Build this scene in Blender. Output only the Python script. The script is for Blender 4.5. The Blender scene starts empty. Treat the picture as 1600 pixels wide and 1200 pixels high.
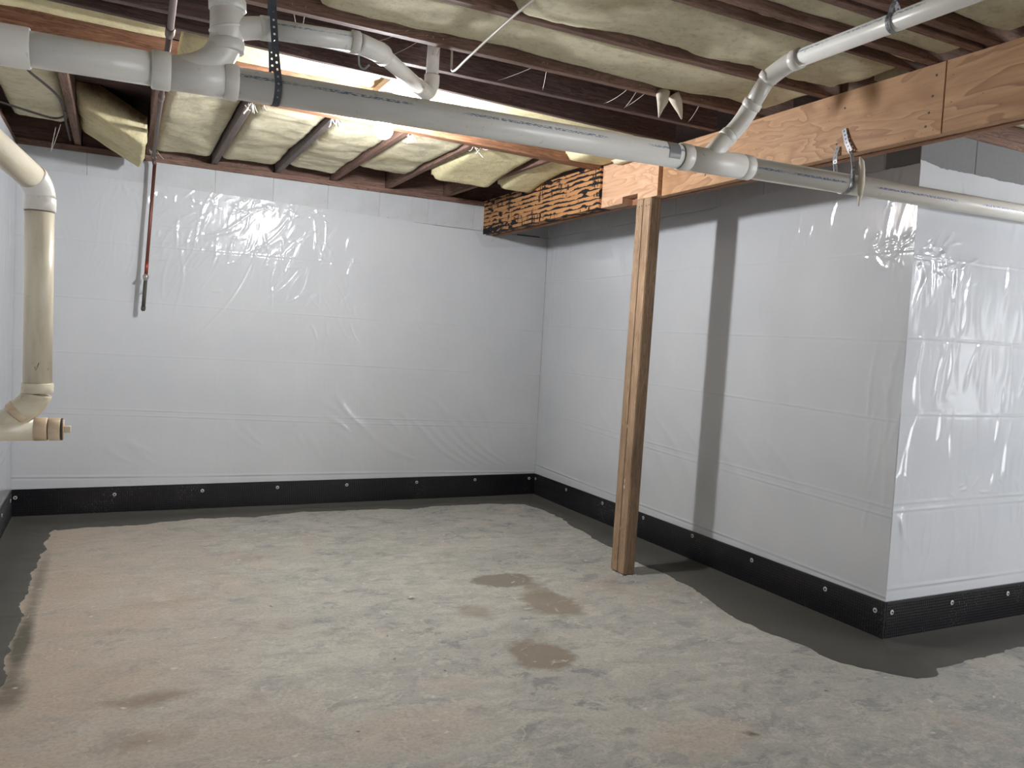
import bpy, bmesh, math, random
import numpy as np
from mathutils import Vector, Matrix, noise

# ------------------------------------------------------------------ camera, world, exposure
S = bpy.context.scene
COL = S.collection
yaw, pitch, roll, FPX = 0.46624, -0.055296, 0.053339, 1244.47
fw = Vector((math.sin(yaw)*math.cos(pitch), math.cos(yaw)*math.cos(pitch), math.sin(pitch)))
rt = Vector((math.cos(yaw), -math.sin(yaw), 0)); up = rt.cross(fw)
r2 = math.cos(roll)*rt + math.sin(roll)*up; u2 = -math.sin(roll)*rt + math.cos(roll)*up
cam = bpy.data.objects.new('camera', bpy.data.cameras.new('camera'))
COL.objects.link(cam); S.camera = cam
cam.matrix_world = Matrix.Translation((0, 0, 1.3534)) @ Matrix((r2, u2, -fw)).transposed().to_4x4()
cam.data.sensor_fit = 'HORIZONTAL'; cam.data.sensor_width = 36; cam.data.lens = FPX*36/1600
cam.data.clip_start = 0.05; cam.data.clip_end = 60
w = bpy.data.worlds.new('world'); S.world = w; w.use_nodes = True
w.node_tree.nodes['Background'].inputs[0].default_value = (.6, .65, .7, 1)
w.node_tree.nodes['Background'].inputs[1].default_value = 0.15
S.view_settings.view_transform = 'Standard'; S.view_settings.look = 'None'
S.view_settings.gamma = 1; S.view_settings.use_curve_mapping = False
S.view_settings.exposure = 0.0
S.cycles.max_bounces = 8; S.cycles.diffuse_bounces = 6; S.cycles.sample_clamp_indirect = 6
BULB = [((1.19, 3.95, 2.372), 1340.0, (.965, .975, 1.0)), ((4.95, 0.95, 1.95), 520.0, (.94, .96, 1.0))]
PANE_LIGHT = ((.93, .96, 1.0), 10.5, 3.6)  # shared pane tint, added fill panel strength, small window strength

# ------------------------------------------------------------------ node helper
def srgb(r, g, b):
    f = lambda c: (c/255/12.92) if c/255 <= .04045 else ((c/255+.055)/1.055)**2.4
    return (f(r), f(g), f(b), 1)
class NT:
    def __init__(s, name, rough=.6, spec=.5):
        s.m = bpy.data.materials.new(name); s.m.use_nodes = True; s.t = s.m.node_tree
        s.b = s.t.nodes['Principled BSDF']; s.b.inputs['Roughness'].default_value = rough
        s.b.inputs['Specular IOR Level'].default_value = spec
    def n(s, typ, ins={}, **kw):
        nd = s.t.nodes.new(typ)
        for k, v in kw.items(): setattr(nd, k, v)
        for k, v in ins.items(): s.set(nd, k, v)
        return nd
    def set(s, nd, k, v):
        i = nd.inputs[k]
        if isinstance(v, bpy.types.NodeSocket): s.t.links.new(v, i)
        else: i.default_value = v
    def coord(s, scale=(1, 1, 1), rnd=True, rot=(0, 0, 0)):
        tc = s.n('ShaderNodeTexCoord').outputs['Object']
        if rnd:
            oi = s.n('ShaderNodeObjectInfo').outputs['Random']
            k = s.n('ShaderNodeMath', {0: oi, 1: 37.0}, operation='MULTIPLY').outputs[0]
            tc = s.n('ShaderNodeVectorMath', {0: tc, 1: k}, operation='ADD').outputs[0]
        return s.n('ShaderNodeMapping', {'Vector': tc, 'Scale': scale, 'Rotation': rot}).outputs[0]
    def noise(s, vec, scale, detail=5, rough=.55, dist=0):
        return s.n('ShaderNodeTexNoise', {'Vector': vec, 'Scale': scale, 'Detail': detail, 'Roughness': rough, 'Distortion': dist}).outputs['Fac']
    def vor(s, vec, scale, feature='DISTANCE_TO_EDGE'):
        return s.n('ShaderNodeTexVoronoi', {'Vector': vec, 'Scale': scale}, feature=feature).outputs['Distance']
    def ramp(s, fac, stops):
        r = s.n('ShaderNodeValToRGB', {'Fac': fac}); e = r.color_ramp.elements
        while len(e) < len(stops): e.new(.5)
        for k, (p, c) in enumerate(stops):
            e[k].position = p; e[k].color = c if not isinstance(c, (int, float)) else (c, c, c, 1)
        return r.outputs['Color']
    def mix(s, fac, a, b, blend='MIX'):
        m = s.n('ShaderNodeMix', data_type='RGBA', blend_type=blend)
        s.set(m, 0, fac); s.set(m, 6, a); s.set(m, 7, b); return m.outputs[2]
    def math(s, op, a, b=0.0, c=None, clamp=False):
        d = {0: a, 1: b}
        if c is not None: d[2] = c
        return s.n('ShaderNodeMath', d, operation=op, use_clamp=clamp).outputs[0]
    def sep(s, v): return s.n('ShaderNodeSeparateXYZ', {0: v}).outputs
    def bump(s, h, strength=.3, dist=.01, normal=None):
        d = {'Height': h, 'Strength': strength, 'Distance': dist}
        if normal is not None: d['Normal'] = normal
        o = s.n('ShaderNodeBump', d).outputs[0]; s.set(s.b, 'Normal', o); return o
    def col(s, c): s.set(s.b, 'Base Color', c)

def flat(name, rgb, rough=.5, metal=0., spec=.5):
    t = NT(name, rough, spec); t.col(srgb(*rgb)); t.b.inputs['Metallic'].default_value = metal
    v = t.coord(); n = t.noise(v, 60, 4)
    t.col(t.mix(t.math('MULTIPLY', n, .35), srgb(*rgb), srgb(*[c*.72 for c in rgb])))
    return t.m

def wood(name, light, mid, dark, rough=.75, ring=1.0, weather=0.0):
    t = NT(name, rough, .3)
    v = t.coord((1.2, 14, 14)); w1 = t.noise(v, 1.6, 6, .6, 1.2*ring)
    rings = t.math('FRACT', t.math('MULTIPLY', w1, 9*ring))
    v2 = t.coord((3, 120, 120)); fine = t.noise(v2, 1, 3)
    c = t.ramp(rings, [(0, srgb(*mid)), (.55, srgb(*light)), (.9, srgb(*dark)), (1, srgb(*mid))])
    c = t.mix(t.ramp(fine, [(.35, 0.0), (.7, .6)]), c, srgb(*dark))
    big = t.noise(t.coord((.8, 2, 2)), 2.2, 4)
    c = t.mix(t.ramp(big, [(.4, 0.0), (.75, .65)]), c, srgb(*[k*.7 for k in dark]))
    if weather:
        gr = t.noise(t.coord((2, 25, 25)), 1, 4)
        c = t.mix(t.math('MULTIPLY', gr, weather), c, srgb(132, 124, 122))
    t.col(c); t.bump(t.math('ADD', fine, rings), .25, .002)
    return t.m

def plyface(name, light, mid, dark, scale=1.0):
    # rotary-cut veneer: broad cathedral figure and knots
    t = NT(name, .6, .35)
    v = t.coord((.7*scale, 2.4*scale, 2.4*scale)); f = t.noise(v, 1.9, 3, .5, .8)
    rings = t.math('FRACT', t.math('MULTIPLY', f, 11.0))
    c = t.ramp(rings, [(0, srgb(*light)), (.6, srgb(*mid)), (.93, srgb(*dark)), (1, srgb(*light))])
    big = t.noise(t.coord((1, 2, 2)), 2.6, 4)
    c = t.mix(t.ramp(big, [(.35, 0.0), (.7, .75)]), c, srgb(*mid))
    kn = t.vor(t.coord((2.0, 3.2, 3.2)), 1.5, 'F1')
    c = t.mix(t.ramp(kn, [(.03, .9), (.075, 0.0)]), c, srgb(96, 58, 40))
    fine = t.noise(t.coord((5, 90, 90)), 1, 3)
    c = t.mix(t.ramp(fine, [(.4, 0.0), (.7, .35)]), c, srgb(*dark))
    sp = t.noise(t.coord((9, 14, 14)), 5, 2)
    c = t.mix(t.ramp(sp, [(.72, 0.0), (.76, .7)]), c, srgb(90, 52, 38))
    t.col(c); t.bump(fine, .15, .001); return t.m

M = {}
M['joist'] = wood('joist_wood', (152, 122, 108), (134, 104, 90), (98, 74, 64))
M['joist_grey'] = wood('joist_grey_wood', (138, 124, 116), (116, 102, 95), (76, 66, 62), weather=.6)
M['joist_dark'] = wood('joist_dark_wood', (126, 104, 98), (106, 84, 78), (72, 56, 52))
M['header'] = wood('header_wood', (176, 130, 98), (150, 106, 78), (108, 74, 56))
M['post'] = wood('post_wood', (192, 164, 134), (174, 146, 118), (136, 110, 88))
M['lvl'] = plyface('veneer_beam', (192, 154, 116), (174, 134, 98), (146, 108, 78))
M['lvl_pink'] = plyface('veneer_patch', (206, 170, 140), (196, 158, 128), (174, 134, 106), 1.5)
M['lvl_edge'] = wood('veneer_edge', (176, 130, 98), (156, 112, 84), (112, 76, 58))

def charred():
    t = NT('charred_veneer', .75, .3)
    x, y, z = t.sep(t.n('ShaderNodeTexCoord').outputs['Object'])
    v = t.coord((2.2, 30, 30), rnd=False); lam = t.noise(v, 1.1, 4, .6, .3)
    v2 = t.coord((38, 6, 6), rnd=False); crk = t.noise(v2, 1.6, 3, .6)
    reg = t.noise(t.coord((1.6, 5, 5), rnd=False), 2.2, 3)
    wz = t.n('ShaderNodeCombineXYZ', {0: t.math('MULTIPLY', x, .8), 1: 0.0, 2: t.math('ADD', z, t.math('MULTIPLY', t.noise(t.coord((3, 3, 3), rnd=False), 2, 3), .02))}).outputs[0]
    _, _, zz = t.sep(wz)
    fr = t.math('FRACT', t.math('MULTIPLY', zz, 31.0))
    line = t.math('LESS_THAN', fr, t.math('MULTIPLY', t.ramp(t.noise(t.coord((6, 12, 12), rnd=False), 1.3, 4), [(.36, .05), (.66, 1.0)]), .62))
    c2 = t.math('MULTIPLY', t.math('GREATER_THAN', crk, .56), t.math('GREATER_THAN', reg, .5))
    blot = t.math('GREATER_THAN', t.math('ADD', t.noise(t.coord((3.5, 9, 9), rnd=False), 1.5, 5), t.math('MULTIPLY', x, -.05)), .56)
    mk = t.math('MAXIMUM', line, t.math('MAXIMUM', c2, blot))
    base = t.mix(lam, srgb(200, 150, 100), srgb(150, 104, 70))
    t.col(t.mix(mk, base, srgb(26, 23, 24)))
    t.bump(t.math('SUBTRACT', 1.0, mk), .9, .006); return t.m
M['char'] = charred()

def batt_mat(name, a, b, d):
    t = NT(name, .95, .05)
    v = t.coord((1, 1, 1)); n1 = t.noise(v, 5, 6, .6); n2 = t.noise(t.coord((1, 1.6, 1)), 12, 6, .72)
    n3 = t.noise(t.coord((70, 55, 70)), 1.2, 7, .8); n5 = t.noise(t.coord((1, 1, 1)), 26, 7, .8)
    c = t.mix(n1, srgb(*a), srgb(*b)); c = t.mix(t.ramp(n2, [(.45, 0.0), (.8, .55)]), c, srgb(*d))
    c = t.mix(t.math('MULTIPLY', n3, .25), c, srgb(250, 244, 205))
    st = t.noise(t.coord((1.3, 1.3, 1.3)), 2.3, 3)
    c = t.mix(t.ramp(st, [(.56, 0.0), (.74, .4)]), c, srgb(168, 146, 96))
    t.bump(t.math('ADD', n5, t.math('MULTIPLY', n3, .7)), .75, .012)
    c = t.mix(t.ramp(n5, [(.5, 0.0), (.68, .5)]), c, srgb(*[k*.84 for k in d])); t.col(c)
    t.b.inputs['Subsurface Weight'].default_value = 0.0
    return t.m
M['batt'] = batt_mat('fibreglass', (230, 222, 196), (212, 203, 174), (190, 178, 144))
M['batt_y'] = batt_mat('fibreglass_yellow', (236, 226, 186), (222, 209, 164), (200, 180, 130))

def pvc(name, rgb, dirt, printed=None, rough=.32, dirty=.5):
    t = NT(name, rough, .5)
    n1 = t.noise(t.coord((1, 5, 5)), 3, 5); n2 = t.noise(t.coord((1, 1, 1)), 40, 3)
    c = t.mix(t.ramp(n1, [(.42, 0.0), (.78, dirty)]), srgb(*rgb), srgb(*dirt))
    c = t.mix(t.ramp(n2, [(.66, 0.0), (.75, .5)]), c, srgb(*[k*.8 for k in dirt]))
    if printed:
        # faded blue ink line, local x along the pipe
        ang, wid, col = printed
        x, y, z = t.sep(t.n('ShaderNodeTexCoord').outputs['Object'])
        a = t.math('ARCTAN2', z, y)
        band = t.math('LESS_THAN', t.math('ABSOLUTE', t.math('SUBTRACT', a, ang)), wid)
        g = t.noise(t.n('ShaderNodeCombineXYZ', {0: t.math('MULTIPLY', x, 75.0), 1: t.math('MULTIPLY', a, 14.0), 2: 0.0}).outputs[0], 1, 1)
        gate = t.noise(t.n('ShaderNodeCombineXYZ', {0: t.math('MULTIPLY', x, 4.2), 1: 3.0, 2: 0.0}).outputs[0], 1, 0)
        mk = t.math('MULTIPLY', band, t.math('MULTIPLY', t.ramp(g, [(.45, 0.0), (.50, .9)]), t.ramp(gate, [(.4, .1), (.5, 1.0)])))
        c = t.mix(mk, c, srgb(*col))
    t.col(c); return t.m
M['pvc'] = pvc('white_pvc', (232, 230, 224), (206, 196, 180), None)
M['pvc_print'] = pvc('white_pvc_printed', (232, 231, 226), (208, 200, 186), (2.86, .10, (104, 128, 158)))
M['pvc_print_low'] = pvc('white_pvc_printed_side', (232, 230, 224), (198, 182, 158), (-3.03, .10, (92, 112, 165)))
M['pvc_print_b'] = pvc('white_pvc_printed_branch', (232, 231, 226), (208, 200, 186), (2.75, .13, (118, 130, 152)))
M['pvc_old'] = pvc('aged_pvc', (222, 214, 192), (178, 160, 130), None, .35, .9)
M['pvc_tan'] = pvc('stained_pvc', (214, 196, 168), (186, 146, 110), None, .4, .9)
M['bead'] = flat('pipe_cement', (120, 104, 92), .5)
M['tape'] = flat('grey_tape', (140, 141, 144), .35)
M['strap'] = flat('galvanised_strap', (150, 154, 158), .45, .6)
M['strap_dark'] = flat('dark_strap', (82, 86, 94), .5, .3)
M['copper'] = flat('old_copper', (122, 78, 66), .45, .5)
M['copper_red'] = flat('red_copper', (150, 72, 58), .4, .5)
M['copper_grey'] = flat('dull_copper', (104, 88, 84), .5, .4)
M['solder'] = flat('solder', (170, 165, 160), .35, .7)
M['iron'] = flat('dark_iron', (78, 74, 66), .6, .2)
M['wire'] = flat('black_wire', (48, 40, 36), .6)
M['cord'] = flat('white_cord', (214, 208, 196), .5)
M['steel'] = flat('washer_steel', (214, 216, 218), .4, .35)
M['screw'] = flat('screw_dark', (50, 50, 52), .5, .3)
M['porcelain'] = flat('porcelain', (226, 224, 216), .25)
M['tuft'] = flat('loose_fibre', (212, 202, 186), .95, 0, .05)
M['web'] = flat('dust_thread', (196, 190, 178), .9, 0, .1)

def plastic():
    t = NT('white_poly_sheet', .15, .5)
    v = t.coord((1, 1, 1), rnd=False)
    mott = t.noise(v, 1.8, 4)
    c = t.mix(t.ramp(mott, [(.3, 0.0), (.7, 1.0)]), srgb(192, 195, 199), srgb(200, 202, 205))
    t.col(c)
    f = t.noise(v, 34, 3, .6, .6); g = t.noise(t.coord((9, 9, 2.2), rnd=False), 1.7, 3)
    reg = t.ramp(t.noise(v, 1.3, 2), [(.42, .08), (.66, 1.0)])
    h = t.math('ADD', t.math('MULTIPLY', t.math('MULTIPLY', f, reg), .35), t.math('MULTIPLY', g, .9))
    t.bump(h, .28, .005)
    return t.m
M['plastic'] = plastic()

def painted_block():
    t = NT('painted_block', .8, .25)
    v = t.coord(rnd=False); n = t.noise(v, 3.2, 6, .65); n2 = t.noise(v, 90, 3)
    c = t.mix(t.ramp(n, [(.35, 0.0), (.75, 1.0)]), srgb(192, 194, 197), srgb(176, 177, 178))
    spk = t.noise(v, 22, 5, .7)
    c = t.mix(t.ramp(spk, [(.62, 0.0), (.7, .55)]), c, srgb(140, 138, 134))
    t.col(c); t.bump(t.math('ADD', n2, t.math('MULTIPLY', n, 2.0)), .3, .003); return t.m
M['block'] = painted_block()
M['mortar'] = flat('mortar', (188, 188, 188), .9)
M['block_grey'] = flat('bare_block', (128, 128, 129), .9, 0, .2)

def cove():
    t = NT('fresh_cement', .72, .3)
    v = t.coord((1, 1, 1), rnd=False); n = t.noise(v, 2.5, 5); n2 = t.noise(t.coord((1, 1, 1), rnd=False), 60, 4, .7)
    c = t.mix(n, srgb(70, 69, 66), srgb(86, 84, 79)); c = t.mix(t.ramp(n2, [(.6, 0.0), (.75, .5)]), c, srgb(66, 63, 58))
    t.col(c); t.bump(t.math('ADD', n2, n), .35, .004); return t.m
M['cove'] = cove()

def slab():
    t = NT('concrete_slab', .62, .35)
    tc = t.n('ShaderNodeTexCoord').outputs['Object']
    def warp(sc, amt, loc=(0, 0, 0)):
        wv = t.n('ShaderNodeTexNoise', {'Vector': t.n('ShaderNodeMapping', {'Vector': tc, 'Location': loc}).outputs[0], 'Scale': sc, 'Detail': 6.0, 'Roughness': .6}).outputs['Color']
        wv = t.n('ShaderNodeVectorMath', {0: wv, 1: (.5, .5, .5)}, operation='SUBTRACT').outputs[0]
        wv = t.n('ShaderNodeVectorMath', {0: wv, 'Scale': amt}, operation='SCALE').outputs[0]
        return t.n('ShaderNodeVectorMath', {0: tc, 1: wv}, operation='ADD').outputs[0]
    P = warp(3.0, .28); Q = warp(5.0, .16, (3, 1, 0))
    pm = t.n('ShaderNodeMapping', {'Vector': P, 'Scale': (1, 1.7, 1), 'Rotation': (0, 0, .18)}).outputs[0]
    n1 = t.noise(pm, 1.5, 9, .66); n2 = t.noise(pm, 3.6, 12, .78); n3 = t.noise(pm, 9, 12, .8); n4 = t.noise(tc, 70, 4, .7)
    n5 = t.noise(t.n('ShaderNodeMapping', {'Vector': P, 'Location': (7, 2, 0), 'Scale': (1, 1.5, 1)}).outputs[0], 5.2, 10, .76)
    n6 = t.noise(t.n('ShaderNodeMapping', {'Vector': P, 'Location': (4, 4, 0)}).outputs[0], 1.0, 6, .65)
    x, y, z = t.sep(tc)
    base = t.mix(t.ramp(n1, [(.38, 0.0), (.62, 1.0)]), srgb(182, 179, 169), srgb(164, 163, 157))
    lft = t.ramp(t.math('ADD', t.math('MULTIPLY', x, -.40), t.math('MULTIPLY', n1, .9)), [(.10, 0.0), (.52, .9)])
    base = t.mix(lft, base, srgb(184, 168, 152))
    inv = t.math('SUBTRACT', 1.0, t.math('MULTIPLY', lft, .75))
    base = t.mix(t.math('MULTIPLY', t.ramp(n2, [(.50, 0.0), (.60, .5)]), inv), base, srgb(132, 134, 136))
    base = t.mix(t.math('MULTIPLY', t.ramp(n5, [(.53, 0.0), (.60, .75)]), t.math('MULTIPLY', inv, t.ramp(n6, [(.42, .15), (.58, 1.0)]))), base, srgb(116, 119, 123))
    base = t.mix(t.math('MULTIPLY', t.ramp(n3, [(.51, 0.0), (.545, .7)]), t.math('MULTIPLY', inv, t.ramp(n6, [(.46, .9), (.6, .12)]))), base, srgb(196, 192, 181))
    base = t.mix(t.ramp(n3, [(.34, .35), (.43, 0.0)]), base, srgb(128, 124, 116))
    pk = t.noise(t.n('ShaderNodeMapping', {'Vector': P, 'Location': (1, 8, 0)}).outputs[0], 1.6, 7, .6)
    base = t.mix(t.ramp(pk, [(.57, 0.0), (.68, .4)]), base, srgb(184, 164, 146))
    def blob(cx, cy, rx, ry, col, amt, soft=.45, C=Q, k=.9):
        nonlocal base
        sx, sy, _ = t.sep(C)
        px = t.math('DIVIDE', t.math('SUBTRACT', sx, cx), rx); py = t.math('DIVIDE', t.math('SUBTRACT', sy, cy), ry)
        d = t.math('SQRT', t.math('ADD', t.math('MULTIPLY', px, px), t.math('MULTIPLY', py, py)))
        d = t.math('ADD', d, t.math('MULTIPLY', t.math('SUBTRACT', n3, .5), k))
        base = t.mix(t.ramp(d, [(1-soft, amt), (1.0, 0.0)]), base, col)
    damp = srgb(134, 123, 108)
    blob(2.0, 3.95, .20, .14, srgb(124, 116, 104), .9, .2); blob(2.06, 3.50, .17, .23, damp, .85, .3); blob(2.09, 3.74, .10, .19, damp, .65)
    blob(1.68, 2.93, .15, .20, srgb(130, 118, 104), .9, .25); blob(1.64, 3.52, .13, .12, damp, .6, .6); blob(1.80, 3.15, .1, .1, damp, .4, .8)
    blob(.95, 2.5, .3, .2, srgb(190, 170, 152), .4); blob(1.9, 2.1, .25, .15, srgb(186, 168, 150), .4)
    blob(.15, 3.05, .25, .07, srgb(124, 104, 88), .7, .9); blob(.1, 2.75, .2, .10, srgb(136, 114, 98), .5, .9); blob(.25, 4.1, .3, .12, srgb(158, 140, 124), .4, .9)
    blob(1.40, 3.80, .022, .022, srgb(94, 88, 82), .8, .4); blob(2.05, 2.05, .035, .03, srgb(96, 74, 54), .85, .8)
    blob(-.31, 3.75, .05, .5, srgb(66, 64, 52), .85, .6, tc, 1.1); blob(-.30, 3.25, .07, .22, srgb(78, 72, 58), .7, .7, tc, 1.2); blob(-.31, 4.6, .045, .8, srgb(92, 86, 72), .6, .8, tc, 1.2)
    V2 = t.n('ShaderNodeMapping', {'Vector': Q, 'Scale': (1, 1.6, 1)}).outputs[0]
    dots = t.vor(V2, 6.0, 'F1'); base = t.mix(t.ramp(dots, [(.045, .8), (.075, 0.0)]), base, srgb(214, 208, 196))
    V3 = t.n('ShaderNodeMapping', {'Vector': Q, 'Location': (2, 9, 0), 'Scale': (1.3, 1, 1)}).outputs[0]
    dots2 = t.vor(V3, 4.1, 'F1'); base = t.mix(t.ramp(dots2, [(.028, .8), (.05, 0.0)]), base, srgb(84, 76, 68))
    sc = t.vor(t.n('ShaderNodeMapping', {'Vector': Q, 'Scale': (1, 2.2, 1), 'Rotation': (0, 0, .5)}).outputs[0], 2.3)
    base = t.mix(t.math('MULTIPLY', t.ramp(sc, [(0.0, .7), (.012, 0.0)]), t.ramp(n5, [(.5, 0.0), (.56, 1.0)])), base, srgb(204, 198, 184))
    base = t.mix(t.math('MULTIPLY', t.ramp(n4, [(.45, 0.0), (.7, 1.0)]), .4), base, srgb(120, 117, 110))
    t.col(base)
    t.set(t.b, 'Roughness', t.math('ADD', t.math('MULTIPLY', n2, .35), .42))
    t.bump(t.math('ADD', t.math('MULTIPLY', n3, 1.2), t.math('ADD', t.math('MULTIPLY', n4, .4), n2)), .35, .006)
    return t.m
M['slab'] = slab()

def dimple_mat():
    t = NT('black_dimple_plastic', .28, .6)
    v = t.coord(rnd=False); a = t.noise(v, 3, 4); b = t.noise(v, 120, 2)
    sp = t.math('MULTIPLY', t.ramp(a, [(.55, 0.0), (.68, 1.0)]), t.ramp(b, [(.62, 0.0), (.68, .7)]))
    t.col(t.mix(sp, srgb(23, 23, 27), srgb(170, 168, 164))); return t.m
M['dimple'] = dimple_mat()
def emit(c):
    t = NT('lit_bulb_glass', .3); t.b.inputs['Emission Color'].default_value = (*c, 1); return t.m

# ------------------------------------------------------------------ mesh helpers
def empty(name, loc, label=None, cat=None, group=None):
    o = bpy.data.objects.new(name, None); COL.objects.link(o); o.location = loc
    o.empty_display_size = .1
    if label: o['label'] = label; o['category'] = cat
    if group: o['group'] = group
    return o
def wloc(p):
    v = Vector((0, 0, 0))
    while p is not None: v += Vector(p.location); p = p.parent
    return v
def link(name, me, mat, parent=None, loc=(0, 0, 0), rotz=0., rot=None, kind=None, label=None, cat=None, group=None):
    o = bpy.data.objects.new(name, me); COL.objects.link(o)
    if mat is not None and not me.materials: me.materials.append(mat)
    o.parent = parent
    o.location = Vector(loc) - (wloc(parent) if parent else Vector((0, 0, 0)))
    o.rotation_euler = rot if rot is not None else (0, 0, rotz)
    if kind: o['kind'] = kind
    if label: o['label'] = label
    if cat: o['category'] = cat
    if group: o['group'] = group
    return o
def pym(name, V, F, smooth=False, origin=(0, 0, 0)):
    V = np.asarray(V, float) - np.asarray(origin, float)
    me = bpy.data.meshes.new(name); me.from_pydata(V.tolist(), [], F); me.update()
    if smooth: me.polygons.foreach_set('use_smooth', [True]*len(me.polygons))
    return me
def boxmesh(name, lx, ly, lz, bev=.003, anchor=(0, .5, 0)):
    """box from local origin: anchor 0 = min face at origin, .5 centred"""
    bm = bmesh.new(); bmesh.ops.create_cube(bm, size=1)
    for v in bm.verts:
        v.co = Vector(((v.co.x+.5-anchor[0])*lx, (v.co.y+.5-anchor[1])*ly, (v.co.z+.5-anchor[2])*lz))
    if bev: bmesh.ops.bevel(bm, geom=list(bm.edges), offset=bev, segments=1, affect='EDGES')
    me = bpy.data.meshes.new(name); bm.to_mesh(me); bm.free(); return me
def board(name, a, b, wid, hei, mat, parent=None, roll_=0., bev=.003, **kw):
    """a board whose bottom centre line runs a -> b"""
    a = Vector(a); b = Vector(b); d = b-a
    me = boxmesh(name, d.length, wid, hei, bev)
    return link(name, me, mat, parent, a, rot=(roll_, -math.asin(d.z/d.length), math.atan2(d.y, d.x)), **kw)
def frames(P):
    P = [Vector(p) for p in P]; T = []
    for i in range(len(P)):
        a = P[max(i-1, 0)]; b = P[min(i+1, len(P)-1)]; T.append((b-a).normalized())
    n = Vector((0, 0, 1)) if abs(T[0].z) < .9 else Vector((0, 1, 0))
    n = (n - T[0]*n.dot(T[0])).normalized(); N = [n]
    for i in range(1, len(P)):
        n = n - T[i]*n.dot(T[i]); n.normalize(); N.append(n)
    return P, T, N
def tube_data(P, R, seg=20, cap=True):
    P, T, N = frames(P); V = []; F = []
    if not hasattr(R, '__len__'): R = [R]*len(P)
    for p, t, n, r in zip(P, T, N, R):
        b = t.cross(n)
        for k in range(seg):
            a = 2*math.pi*k/seg; V.append(p + (n*math.cos(a)+b*math.sin(a))*r)
    for i in range(len(P)-1):
        for k in range(seg):
            k2 = (k+1) % seg; F.append((i*seg+k, i*seg+k2, (i+1)*seg+k2, (i+1)*seg+k))
    if cap: F.append(tuple(range(seg))[::-1]); F.append(tuple(range((len(P)-1)*seg, len(P)*seg)))
    return V, F
def tube(name, P, R, mat, parent=None, seg=20, smooth=True, **kw):
    o = Vector(P[0]); V, F = tube_data(P, R, seg)
    me = pym(name, [v-o for v in V], F)
    if smooth:
        for p in me.polygons: p.use_smooth = len(p.vertices) == 4
    return link(name, me, mat, parent, o, **kw)
def straight(name, a, b, r, mat, parent=None, seg=28):
    """pipe whose local x axis is its own axis (the ink line follows it)"""
    a = Vector(a); b = Vector(b); L = (b-a).length
    V, F = tube_data([(0, 0, 0), (L, 0, 0)], r, seg); me = pym(name, V, F)
    for p in me.polygons: p.use_smooth = len(p.vertices) == 4
    d = (b-a).normalized()
    return link(name, me, mat, parent, a, rot=(0, -math.asin(d.z), math.atan2(d.y, d.x)))
def hub(name, a, b, r, mat, parent, seg=28, lip=.003):
    a = Vector(a); b = Vector(b); d = (b-a).normalized()
    P = [a, a+d*lip, b-d*lip, b]
    return tube(name, P, [r-lip, r, r, r-lip], mat, parent, seg)
def arc(a, c, b, n=10):
    a, b, c = Vector(a), Vector(b), Vector(c)
    return [(1-t)**2*a + 2*t*(1-t)*c + t*t*b for t in [i/n for i in range(n+1)]]
def catmull(P, n=8):
    P = [Vector(p) for p in P]; Q = [P[0]] + P + [P[-1]]; out = []
    for i in range(1, len(Q)-2):
        for k in range(n):
            t = k/n; a, b, c, d = Q[i-1:i+3]
            out.append(.5*((2*b)+(c-a)*t+(2*a-5*b+4*c-d)*t*t+(3*b-a-3*c+d)*t**3))
    return out + [P[-1]]

# ------------------------------------------------------------------ dimensions
XL, XR, YB, YC, HW = -.58, 3.3211, 6.058, 2.52, 2.438
XE, YF = 6.6, -2.6          # far right and front (behind the camera) walls
JZ = 2.480; JH = .184; SUB = JZ+JH

# ------------------------------------------------------------------ setting
fl = link('floor', boxmesh('floor', XE-XL+.4, YB-YF+.4, .12, 0, (0, 0, 1)), M['slab'], None, (0, 0, 0), kind='structure')
for v in fl.data.vertices: v.co.x += XL-.2; v.co.y += YF-.2
def wall(name, x0, x1, y0, y1, z1=HW-.2035):
    me = boxmesh(name, x1-x0, y1-y0, z1, 0, (0, 0, 0))
    return link(name, me, M['block'], None, (x0, y0, 0), kind='structure')
wb = wall('wall_back', XL-.2, XR+.2, YB, YB+.2)
wl = wall('wall_left', XL-.2, XL, YF, YB)
wr = wall('wall_right', XR, XR+.2, YC+.2, YB)
wo = wall('wall_jog', XR, XE, YC, YC+.2)
we = wall('wall_far_right', XE, XE+.2, YF, YC+.2)
wf = wall('wall_front', XL-.2, XE+.2, YF-.2, YF)
# top course of painted blocks, each a piece of its wall
rb = random.Random(4)
blk = boxmesh('concrete_block', .3975, .19, .1985, .0025, (0, 0, 0))
blk_grey = blk.copy()
def course(w_, a, d, n_len, off, rz, flip, bm_='block'):
    s = off
    while s < n_len:
        L = min(.3975, n_len-s)
        if L > .05:
            p = (a[0]+d[0]*s, a[1]+d[1]*s, HW-.2)
            me = (blk if bm_ == 'block' else blk_grey) if abs(L-.3975) < .001 else boxmesh('concrete_block', L, .19, .1985, .0025, (0, 0, 0))
            link('concrete_block', me, M[bm_], w_, (p[0]+flip[0]*rb.uniform(0, .0008), p[1]+flip[1]*rb.uniform(0, .0008), p[2]), rotz=rz)
        s += .4
course(wb, (XL, YB), (1, 0), XR-XL, 0, 0, (0, 1))
course(wo, (XR, YC), (1, 0), XE-XR, 0, 0, (0, 1), 'block_grey')
course(wr, (XR+.19, YC+.2), (0, 1), YB-YC-.2, 0, math.pi/2, (1, 0))
course(wl, (XL, YF), (0, 1), YB-YF, .06, math.pi/2, (-1, 0))
for w_, x0, x1, y0, y1 in ((we, XE, XE+.2, YF, YC+.2), (wf, XL-.2, XE+.2, YF-.2, YF)):
    link('top_course', boxmesh('top_course', x1-x0, y1-y0, .2, 0, (0, 0, 0)), M['block'], w_, (x0, y0, HW-.2))
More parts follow.
